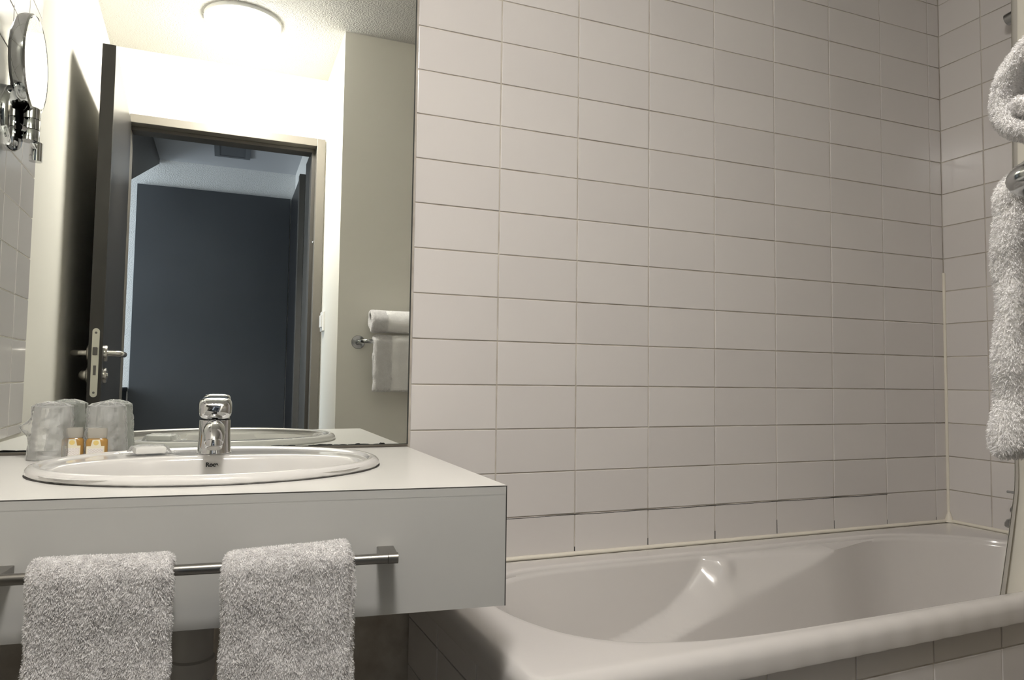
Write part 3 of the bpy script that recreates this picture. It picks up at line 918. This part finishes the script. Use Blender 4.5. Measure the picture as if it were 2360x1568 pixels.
def pile(name, V, Fq, count, parent, mat, length=0.0045, width=0.0008, droop=0.35, seed=1, keep=None, clump=0.0):
    g = np.random.default_rng(seed)
    A, B, Cc, D = [V[Fq[:, i]] for i in range(4)]
    nn = np.cross(Cc - A, D - B)
    area = np.linalg.norm(nn, axis=1) * 0.5
    ok = area > 1e-12
    nn[ok] /= (2 * area[ok])[:, None]
    cen = (A + B + Cc + D) / 4
    # outward check by total volume sign
    vol = (cen * nn * area[:, None]).sum()
    mid = V.mean(0)
    vol = ((cen - mid) * nn * area[:, None]).sum()
    if vol < 0: nn = -nn
    if keep is not None:
        area = area * keep(cen, nn)
    pr = area / area.sum()
    f = g.choice(len(Fq), size=count, p=pr)
    u, v = g.random(count)[:, None], g.random(count)[:, None]
    P = (A[f] * (1 - u) + B[f] * u) * (1 - v) + (D[f] * (1 - u) + Cc[f] * u) * v
    Nn = nn[f]
    rnd = g.normal(size=(count, 3))
    # neighbouring loops lean alike
    lean = np.stack([np.sin(P @ np.array([310., 170., 240.]) + 1.1), np.sin(P @ np.array([-190., 330., 280.])), np.sin(P @ np.array([260., -220., 310.]) + 2.0)], 1)
    tang = rnd * 0.75 + lean * 0.22
    tang -= Nn * (tang * Nn).sum(1)[:, None]
    ln = length * (0.6 + 0.8 * g.random(count))[:, None]
    dirn = Nn + tang * 0.75
    dirn[:, 2] -= droop
    dirn /= np.linalg.norm(dirn, axis=1)[:, None]
    side = np.cross(dirn, rnd)
    side /= np.linalg.norm(side, axis=1)[:, None] + 1e-9
    w = width * (0.7 + 0.6 * g.random(count))[:, None]
    p0 = P - Nn * 0.0004
    p1 = P + (Nn * 0.5 + dirn * 0.5) * ln * 0.55
    tip = P + dirn * ln
    tip[:, 2] -= droop * ln[:, 0] * 0.5
    VV = np.stack([p0 - side * w * 0.5, p0 + side * w * 0.5, p1 - side * w * 0.55, p1 + side * w * 0.55, tip - side * w * 0.25, tip + side * w * 0.25], 1).reshape(-1, 3)
    base = np.arange(count)[:, None] * 6
    FF = np.concatenate([base + np.array([0, 1, 3, 2]), base + np.array([2, 3, 5, 4])], 0)
    off = wloc(parent)
    VV = VV - np.array([off.x, off.y, off.z])
    me = bpy.data.meshes.new(name)
    me.vertices.add(len(VV))
    me.vertices.foreach_set('co', VV.astype(np.float32).ravel())
    me.loops.add(len(FF) * 4)
    me.loops.foreach_set('vertex_index', FF.astype(np.int32).ravel())
    me.polygons.add(len(FF))
    me.polygons.foreach_set('loop_start', (np.arange(len(FF)) * 4).astype(np.int32))
    me.polygons.foreach_set('loop_total', np.full(len(FF), 4, np.int32))
    me.update(calc_edges=True)
    me.materials.append(M[mat])
    me.shade_smooth()
    o = bpy.data.objects.new(name, me)
    o['kind'] = 'stuff'
    return link(o, parent)

# ---- hand towel rail on the vanity front
BARZ, BOFF, BR = 0.7765, 0.046, 0.0064
tdir = Vector((1, -0.10, 0)).normalized()
tout = Vector((-0.10, -1, 0)).normalized()
def vf(x, n, z):          # x world x along the front, n distance out of the fascia
    return Vector((x, yfront(x), z)) + tout * n
rl = thing('vanity_towel_bar', 'brushed steel towel bar fixed along the vanity front', 'towel bar', tuple(vf(-0.4, 0.02, BARZ)))
MB().tube([vf(-0.665, BOFF, BARZ), vf(-0.171, BOFF, BARZ)], BR, 20).build('bar', 'steel', rl, smooth=True)
for x0, x1, xc0, xc1 in ((-0.180, -0.158, -0.1705, -0.159), (-0.612, -0.590, -0.6665, -0.6655)):
    pb = MB()
    pts = [(x0, 0.0), (x0, BOFF), (x1 - 0.004, BOFF), (x1, BOFF - 0.004), (x1, 0.0)]
    pb.loops([[vf(x, n, z) for x, n in pts] for z in (BARZ - 0.0045, BARZ + 0.0050)], True, True)
    pb.build('bracket', 'steel', rl, bevel=0.001)
MB().tube([vf(-0.1705, BOFF, BARZ), vf(-0.1580, BOFF, BARZ)], BR + 0.0004, 20).build('end_cap', 'steel', rl, smooth=True)

def hand_towel(label, x0, x1, top_tilt, seed, layers):
    t = thing('hand_towel', label, 'towel', tuple(vf((x0 + x1) / 2, BOFF, 0.5)), 'white hand towels on the vanity bar')
    for li, (xa, xb, h, rr, zf, zb, tilt, name) in enumerate(layers):
        # centreline: up the front, over the bar, down the back
        c = BOFF
        path = [(c + rr, zf), (c + rr, BARZ - 0.01)]
        path += [(c + rr * math.cos(a), BARZ + rr * 0.9 * math.sin(a)) for a in [math.pi * k / 14 for k in range(15)]]
        path += [(c - rr, BARZ - 0.01), (c - rr, zb)]
        def fr(x, n, z, xa=xa, xb=xb, tilt=tilt):
            k = (x / (xb - xa)) - 0.5
            zz = z + tilt * k * max(0, min(1, (z - 0.70) / 0.08))
            return vf(xa + x, n, zz)
        lps = slab(path, h, xb - xa, fr, ns=110, nx=46, er=h, wob=0.0036, seed=seed + li * 3, shear=lambda s: -0.007 * max(0, (s - 0.62)) / 0.38 if seed == 1 else 0.004 * max(0, (s - 0.6)) / 0.4)
        m = MB().loops(lps, False, False).build(name, 'towel', t, smooth=True, angle=0)
        V, Fq = mesh_arrays(lps)
        tv = np.array(tout)
        def keep(cn, nn, tv=tv):
            vis = 0.15 + 0.85 * ((nn @ tv > -0.15) | (np.abs(nn[:, 0]) > 0.4) | (nn[:, 2] > 0.2))
            return vis * np.where(cn[:, 2] < 0.60, 0.15, 1.0)
        pile('pile', V, Fq, 85000 if li == 0 else 12000, m, 'pile', 0.0030, 0.00075, 0.30, seed * 10 + li, keep)
    return t
hand_towel('white terry hand towel on the vanity bar, left of the drain trap', -0.557, -0.416, 0.004, 1,
           [(-0.557, -0.415, 0.0068, 0.0150, 0.50, 0.682, 0.001, 'folded_cloth')])
hand_towel('white terry hand towel on the vanity bar, nearer the bath', -0.373, -0.219, 0.004, 2,
           [(-0.360, -0.2195, 0.0072, 0.0160, 0.50, 0.600, 0.009, 'folded_cloth'), (-0.300, -0.2135, 0.0045, 0.0072, 0.50, 0.62, 0.0, 'inner_fold')])

# ---- wall towel rail with two bath towels
RZ, RY = 1.141, -1.197
X0, X1 = 0.106, 0.600
wr = thing('wall_towel_rail', 'chrome towel rail with round flanges on the cream wall', 'towel rail', (0.35, YT, RZ))
pts = [(X0, YT + 0.002, RZ), (X0, RY - 0.028, RZ)]
pts += [(X0 + 0.028 * (1 - math.cos(a)), RY - 0.028 + 0.028 * math.sin(a), RZ) for a in [math.pi / 2 * k / 8 for k in range(1, 9)]]
pts += [(X1 - 0.028 * (1 - math.cos(a)), RY - 0.028 + 0.028 * math.sin(a), RZ) for a in [math.pi / 2 * (8 - k) / 8 for k in range(0, 8)]]
pts += [(X1, RY - 0.028, RZ), (X1, YT + 0.002, RZ)]
MB().tube(pts, 0.0078, 16).build('rail', 'dark_chrome', wr, smooth=True)
for x in (X0, X1):
    MB().lathe([(0.0265, 0.0), (0.0265, 0.003), (0.0245, 0.006), (0.012, 0.0075), (0.010, 0.013)], (x, YT, RZ), 32, mat=Matrix.Rotation(math.radians(-90), 3, 'X')).build('flange', 'dark_chrome', wr, smooth=True)

def bath_towel(name, label, path, h, xa, xb, seed, count, wob=0.005, shear=None, er=None):
    t = thing(name, label, 'towel', ((xa + xb) / 2, RY, RZ))
    def fr(x, n, z):
        return Vector((xa + x, RY + n, z))
    lps = slab(path, h, xb - xa, fr, ns=150, nx=60, er=er or h, wob=wob, seed=seed, shear=shear)
    m = MB().loops(lps).build('folded_cloth', 'cloth', t, smooth=True, angle=0)
    V, Fq = mesh_arrays(lps)
    def keep(cn, nn):
        return np.where(cn[:, 0] < xa + 0.06, 4.0, 0.5) * np.where(cn[:, 0] > xa + 0.2, 0.25, 1.0)
    pile('pile', V, Fq, count, m, 'pile', 0.0021, 0.00042, 0.25, seed, keep)
    return t
rr = 0.024
path = [(rr + 0.006, 0.952), (rr + 0.004, 1.0), (rr, 1.10), (rr, RZ - 0.004)] + [(rr * math.cos(a), RZ - 0.004 + rr * 0.75 * math.sin(a)) for a in [math.pi * k / 14 for k in range(15)]] + [(-rr, RZ - 0.01), (-rr - 0.002, 1.05), (-rr + 0.004, 0.962)]
bath_towel('bath_towel', 'white bath towel hanging folded over the wall rail', path, 0.0125, 0.150, 0.520, 11, 130000, 0.006, shear=lambda s: -0.006 * (1 - s) + 0.012 * max(0, s - 0.55))
# rolled towel: a spiral lying on the rail
sp_ = []
for k in range(70):
    u = k / 69
    a = math.radians(-200 + 520 * u)
    r = 0.55 + 0.45 * u
    e1, e2 = 0.052 * r * math.cos(a), 0.033 * r * math.sin(a)
    sp_.append((-0.016 - 0.68 * e1 + 0.73 * e2, 1.2225 + 0.73 * e1 + 0.68 * e2))
bath_towel('bath_towel', 'white bath towel rolled up and resting on top of the wall rail', sp_, 0.0068, 0.136, 0.500, 23, 130000, 0.0045)

# ------------------------------------------------------------------ magnifying mirror on the left wall
mm = thing('magnifying_mirror', 'round chrome magnifying mirror on a wall bracket over the tiles', 'mirror', (xleft(-0.2), -0.2, 1.5))
rx = Matrix.Rotation(math.radians(90), 3, 'Y')       # lathe axis -> +x
wx = xleft(-0.19)
MB().lathe([(0.062, 0.0), (0.065, 0.004), (0.065, 0.022), (0.061, 0.027), (0.045, 0.028), (0.002, 0.028)], (wx, -0.185, 1.515), 48, mat=rx).build('wall_plate', 'chrome', mm, smooth=True)
MB().lathe([(0.017, 0.0), (0.017, 0.022), (0.0165, 0.023)], (wx + 0.042, -0.225, 1.484), 28).build('hinge', 'chrome', mm, smooth=True)
MB().lathe([(0.017, 0.024), (0.017, 0.044), (0.0165, 0.045)], (wx + 0.042, -0.225, 1.484), 28).build('hinge', 'chrome', mm, smooth=True)
MB().lathe([(0.017, 0.046), (0.017, 0.068), (0.015, 0.070)], (wx + 0.042, -0.225, 1.484), 28).build('hinge', 'chrome', mm, smooth=True)
MB().tube([(wx + 0.028, -0.205, 1.505), (wx + 0.042, -0.222, 1.505)], 0.008, 14).build('arm', 'chrome', mm, smooth=True)
MB().lathe([(0.012, 0.0), (0.012, 0.040), (0.010, 0.042)], (wx + 0.046, -0.262, 1.452), 24).build('pivot', 'chrome', mm, smooth=True)
MB().tube([(wx + 0.043, -0.230, 1.492), (wx + 0.046, -0.258, 1.478)], 0.006, 12).build('arm', 'chrome', mm, smooth=True)
mc = (wx + 0.018, -0.222, 1.645)
MB().lathe([(0.060, -0.006), (0.085, 0.0), (0.098, 0.008), (0.101, 0.016), (0.101, 0.028), (0.098, 0.031), (0.0955, 0.0295), (0.002, 0.0293)], mc, 64, mat=rx).build('mirror_rim', 'chrome', mm, smooth=True, angle=35)
MB().lathe([(0.0945, 0.0300), (0.0945, 0.0304), (0.001, 0.0304)], mc, 64, mat=rx).build('mirror_glass', 'mirror', mm)

# ------------------------------------------------------------------ tumblers, bottles and soap on the counter
def tumbler(label, x, y, seed, rs=1.0, ear=True):
    t = thing('wrapped_tumbler', label, 'cup', (x, y, ZT), 'wrapped plastic tumblers')
    H = 0.091 * rs
    prof = [(0.0325, 0.0), (0.0335, 0.001), (0.0332, 0.004)]
    for k in range(30):
        u = k / 29
        z = 0.006 + (H - 0.012) * u
        r = 0.0325 - 0.0060 * u
        if 0.12 < u < 0.72: r += 0.0007 * math.sin(u * 140)
        prof.append((r, z))
    prof += [(0.0260, H - 0.003), (0.0252, H - 0.0005), (0.0238, H - 0.0002), (0.023, H - 0.004), (0.001, H - 0.0045)]
    MB().lathe(prof, (x, y, ZT + 0.0006), 40).build('tumbler', 'cup', t, smooth=True, angle=0)
    lps = []
    n = 56
    zs = [0.001 + (H + 0.006) * k / 26 for k in range(27)]
    for k, z in enumerate(zs):
        u = k / 26
        r = 0.0358 - 0.0062 * u
        if u > 0.92: r *= max(0.25, 1 - ((u - 0.92) / 0.08) ** 2 * 0.7)
        lp = []
        for i in range(n):
            a = 2 * math.pi * i / n
            d = 0.0030 * noise.noise(Vector((math.cos(a) * 2.2 + seed, math.sin(a) * 2.2, u * 3.0))) + 0.0018 * noise.noise(Vector((math.cos(a) * 6 + seed, math.sin(a) * 6, u * 9)))
            if ear:
                da = (a - math.pi + math.pi) % (2 * math.pi) - math.pi
                d += 0.014 * math.exp(-(da / 0.28) ** 2) * math.exp(-((u - 0.55) / 0.10) ** 2)
            lp.append((x + (r + d) * math.cos(a), y + (r + d) * math.sin(a), ZT + z + (0.002 * noise.noise(Vector((i * 0.4, seed, 1))) if k > 20 else 0)))
        lps.append(lp)
    MB().loops(lps, False, True).build('plastic_wrap', 'wrap', t, smooth=True, angle=25)
    return t
tumbler('plastic wrapped tumbler upside down in the counter corner by the tiles', -0.646, -0.075, 3.0, 1.0)
tumbler('plastic wrapped tumbler upside down beside the soap packet', -0.566, -0.052, 8.0, 1.0, False)

def gel_bottle(label, x, y, rot):
    t = thing('gel_bottle', label, 'bottle', (x, y, ZT), 'small gel bottles')
    w, d = 0.0165, 0.0095
    def sq(s, z, e=4):
        o = []
        for k in range(28):
            a = 2 * math.pi * k / 28
            q = (abs(math.cos(a)) ** e + abs(math.sin(a)) ** e) ** (-1 / e)
            px, py = s * w * q * math.cos(a), s * d * q * math.sin(a)
            o.append((x + px * math.cos(rot) - py * math.sin(rot), y + px * math.sin(rot) + py * math.cos(rot), ZT + z))
        return o
    MB().loops([sq(0.9, 0.0008), sq(0.98, 0.0016), sq(1, 0.004), sq(1, 0.030), sq(0.97, 0.0335), sq(0.8, 0.036), sq(0.72, 0.038)], True, True).build('bottle_body', 'amber', t, smooth=True)
    MB().loops([sq(0.86, 0.0365, 3), sq(0.90, 0.0375, 3), sq(0.90, 0.052, 3), sq(0.86, 0.054, 3)], True, True).build('bottle_cap', 'bottle_cap', t, smooth=True)
    def lab(px0, px1, z0, z1, off, name, mat, pts=None):
        ps = pts or [(px0, z0), (px1, z0), (px1, z1), (px0, z1)]
        vs = [(x + px * math.cos(rot) + (d + off) * math.sin(rot), y + px * math.sin(rot) - (d + off) * math.cos(rot), ZT + z) for px, z in ps]
        return MB().add(vs, [tuple(range(len(ps)))]).build(name, mat, t)
    lab(-0.0148, 0.0120, 0.004, 0.0235, 0.0003, 'label', 'label_plain')
    lab(-0.0130, 0.0105, 0.0055, 0.0195, 0.0005, 'label_print', 'label')
    lab(0, 0, 0, 0, 0.0004, 'label_tab', 'label_plain', [(-0.0085, 0.0235), (0.0070, 0.0235), (0.0048, 0.0345), (-0.0062, 0.0345)])
    lab(0, 0, 0, 0, 0.0006, 'label_emblem', 'label_sun', [(-0.0007 + 0.0042 * math.cos(a), 0.0290 + 0.0042 * math.sin(a)) for a in [2 * math.pi * k / 20 for k in range(20)]])
    return t
gel_bottle('small amber gel bottle standing between the two wrapped tumblers', -0.612, -0.083, math.radians(6))
gel_bottle('small amber gel bottle in front of the tumbler beside the soap', -0.573, -0.100, math.radians(3))

so = thing('soap_packet', 'white soap bar in a clear wrapper on the basin rim', 'soap', (-0.487, -0.125, ZT + 0.011))
sa = math.radians(14)
def sp2(u, v, z):
    return (-0.487 + u * math.cos(sa) - v * math.sin(sa), -0.135 + u * math.sin(sa) + v * math.cos(sa), ZT + 0.0125 + z)
def sbox(u0, u1, v0, v1, z0, z1):
    ps = [sp2(u, v, z) for z in (z0, z1) for (u, v) in ((u0, v0), (u1, v0), (u1, v1), (u0, v1))]
    return MB().add(ps, [(0, 3, 2, 1), (4, 5, 6, 7), (0, 1, 5, 4), (1, 2, 6, 5), (2, 3, 7, 6), (3, 0, 4, 7)])
sbox(-0.026, 0.022, -0.020, 0.020, 0.0, 0.011).build('soap_bar', 'soap', so, bevel=0.003, smooth=True)
g = []
nu, nv = 40, 24
for j in range(nv):
    row = []
    for i in range(nu):
        u = -0.047 + 0.090 * i / (nu - 1)
        v = -0.028 + 0.056 * j / (nv - 1)
        ins = sstep(0.034, 0.024, abs(u + 0.002)) * sstep(0.028, 0.019, abs(v))
        z = 0.0125 * ins + 0.002 * noise.noise(Vector((u * 90, v * 90, 2))) + (0.004 * (1 - ins) * abs(noise.noise(Vector((u * 60, v * 40, 8)))))
        row.append(sp2(u, v, max(z, 0.0002)))
    g.append(row)
MB().loops(g, closed=False).build('clear_wrapper', 'soapwrap', so, smooth=True, angle=25)

# ------------------------------------------------------------------ fittings at the tap end of the bath
bm_ = thing('bath_mixer', 'chrome bath mixer tap on the tiled wall over the bath', 'tap', (XR, -0.33, 0.68))
mx = 1.600
MB().tube([(mx, -0.262, 0.672), (mx, -0.420, 0.672)], 0.024, 24).build('mixer_body', 'dark_chrome', bm_, smooth=True)
for y in (-0.270, -0.410):
    MB().lathe([(0.034, 0.0), (0.034, 0.006), (0.018, 0.012), (0.016, XR - mx)], (XR, y, 0.672), 28, mat=Matrix.Rotation(math.radians(-90), 3, 'Y')).build('wall_union', 'dark_chrome', bm_, smooth=True)
kx, ky = 1.592, -0.243
MB().lathe([(0.004, 0.700), (0.010, 0.697), (0.0135, 0.690), (0.0140, 0.684), (0.0115, 0.678), (0.0105, 0.668), (0.013, 0.664), (0.022, 0.660), (0.0265, 0.652), (0.0275, 0.645), (0.025, 0.641), (0.020, 0.640), (0.012, 0.638), (0.011, 0.622), (0.007, 0.618), (0.006, 0.600)], (kx, ky, -0.013), 32).build('diverter_knob', 'dark_chrome', bm_, smooth=True)
MB().tube([(mx, -0.34, 0.672), (mx - 0.05, -0.34, 0.668), (mx - 0.11, -0.34, 0.645)], [0.016, 0.015, 0.013], 18).build('bath_spout', 'dark_chrome', bm_, smooth=True)
MB().tube([(mx - 0.01, -0.222, 0.720), (mx - 0.005, -0.345, 0.722)], [0.0032, 0.0055], 12).build('mixer_lever', 'dark_chrome', bm_, smooth=True)
MB().tube([(mx - 0.005, -0.345, 0.722), (mx, -0.345, 0.69)], 0.007, 12).build('lever_stem', 'dark_chrome', bm_, smooth=True)
hose = [(kx - 0.004, ky - 0.01, 0.618)]
for k in range(1, 24):
    u = k / 23
    hose.append((kx - 0.006 - 0.06 * math.sin(u * math.pi), ky - 0.01 - 0.10 * u, 0.605 - 0.13 * math.sin(u * math.pi) + 0.09 * u))
MB().tube(hose, 0.0055, 10).build('shower_hose', 'dark_chrome', bm_, smooth=True)

sr = thing('shower_bracket', 'chrome shower holder with a black knob high on the tiled wall', 'shower holder', (XR, -0.27, 2.03))
MB().tube([(1.618, -0.236, 2.024), (1.618, -0.33, 2.036)], 0.0165, 24).build('holder', 'dark_chrome', sr, smooth=True)
MB().lathe([(0.009, 0.0), (0.010, 0.010), (0.008, 0.013), (0.001, 0.0132)], (1.618, -0.262, 2.042), 18).build('knob', 'black', sr, smooth=True)
MB().tube([(1.618, -0.30, 2.03), (XR + 0.0, -0.30, 2.03)], 0.012, 18).build('wall_arm', 'dark_chrome', sr, smooth=True)
MB().tube([(1.618, -0.32, 2.05), (1.618, -0.32, 0.95)], 0.009, 16).build('slide_bar', 'dark_chrome', sr, smooth=True)
MB().tube([(1.618, -0.32, 0.98), (XR, -0.32, 0.98)], 0.010, 16).build('wall_arm', 'dark_chrome', sr, smooth=True)

# shower curtain gathered at the tap end
cu = thing('shower_curtain', 'cream shower curtain gathered at the tap end of the bath', 'curtain', (1.35, -0.53, 0.6))
def curtain_pt(u, z):
    fl = max(0, (0.80 - z) / 0.25)
    xl = 1.168 - 0.058 * min(1.2, fl) ** 1.1 + 0.018 * (z - 0.8)
    x = xl + (1.63 - xl) * u
    y = -0.540 + 0.020 * math.sin(u * 2 * math.pi * 7 + 0.6 * z) * (0.6 + 0.4 * (2.0 - z)) + 0.010 * math.sin(u * 2 * math.pi * 3 + 1)
    return (x, y, z)
zs = [0.555 + (2.312 - 0.555) * k / 60 for k in range(61)]
MB().loops([[curtain_pt(0.014 + 0.986 * i / 150, z) for i in range(151)] for z in zs], closed=False).build('curtain_cloth', 'curtain', cu, smooth=True, angle=0)
MB().loops([[Vector(curtain_pt(0.0 + 0.034 * i / 6, z)) + Vector((0, -0.0015, 0)) for i in range(7)] for z in zs], closed=False).build('side_hem', 'curtain_hem', cu, smooth=True, angle=0)
rod = thing('curtain_rod', 'white shower curtain rod above the bath', 'rod', (0.8, -0.54, 2.34))
MB().tube([(-0.0, -0.54, 2.338), (XR, -0.54, 2.338)], 0.011, 16).build('rod_tube', 'white_plastic', rod, smooth=True)
MB().lathe([(0.026, 0.0), (0.026, 0.006), (0.013, 0.012)], (XR, -0.54, 2.338), 24, mat=Matrix.Rotation(math.radians(-90), 3, 'Y')).build('rod_flange', 'white_plastic', rod, smooth=True)
for k in range(10):
    x = 1.20 + 0.045 * k
    MB().tube(arc((x, -0.54, 2.331), 0.019, 0, 350, 18, 'yz'), 0.002, 6).build('curtain_ring', 'white_plastic', cu, smooth=True)
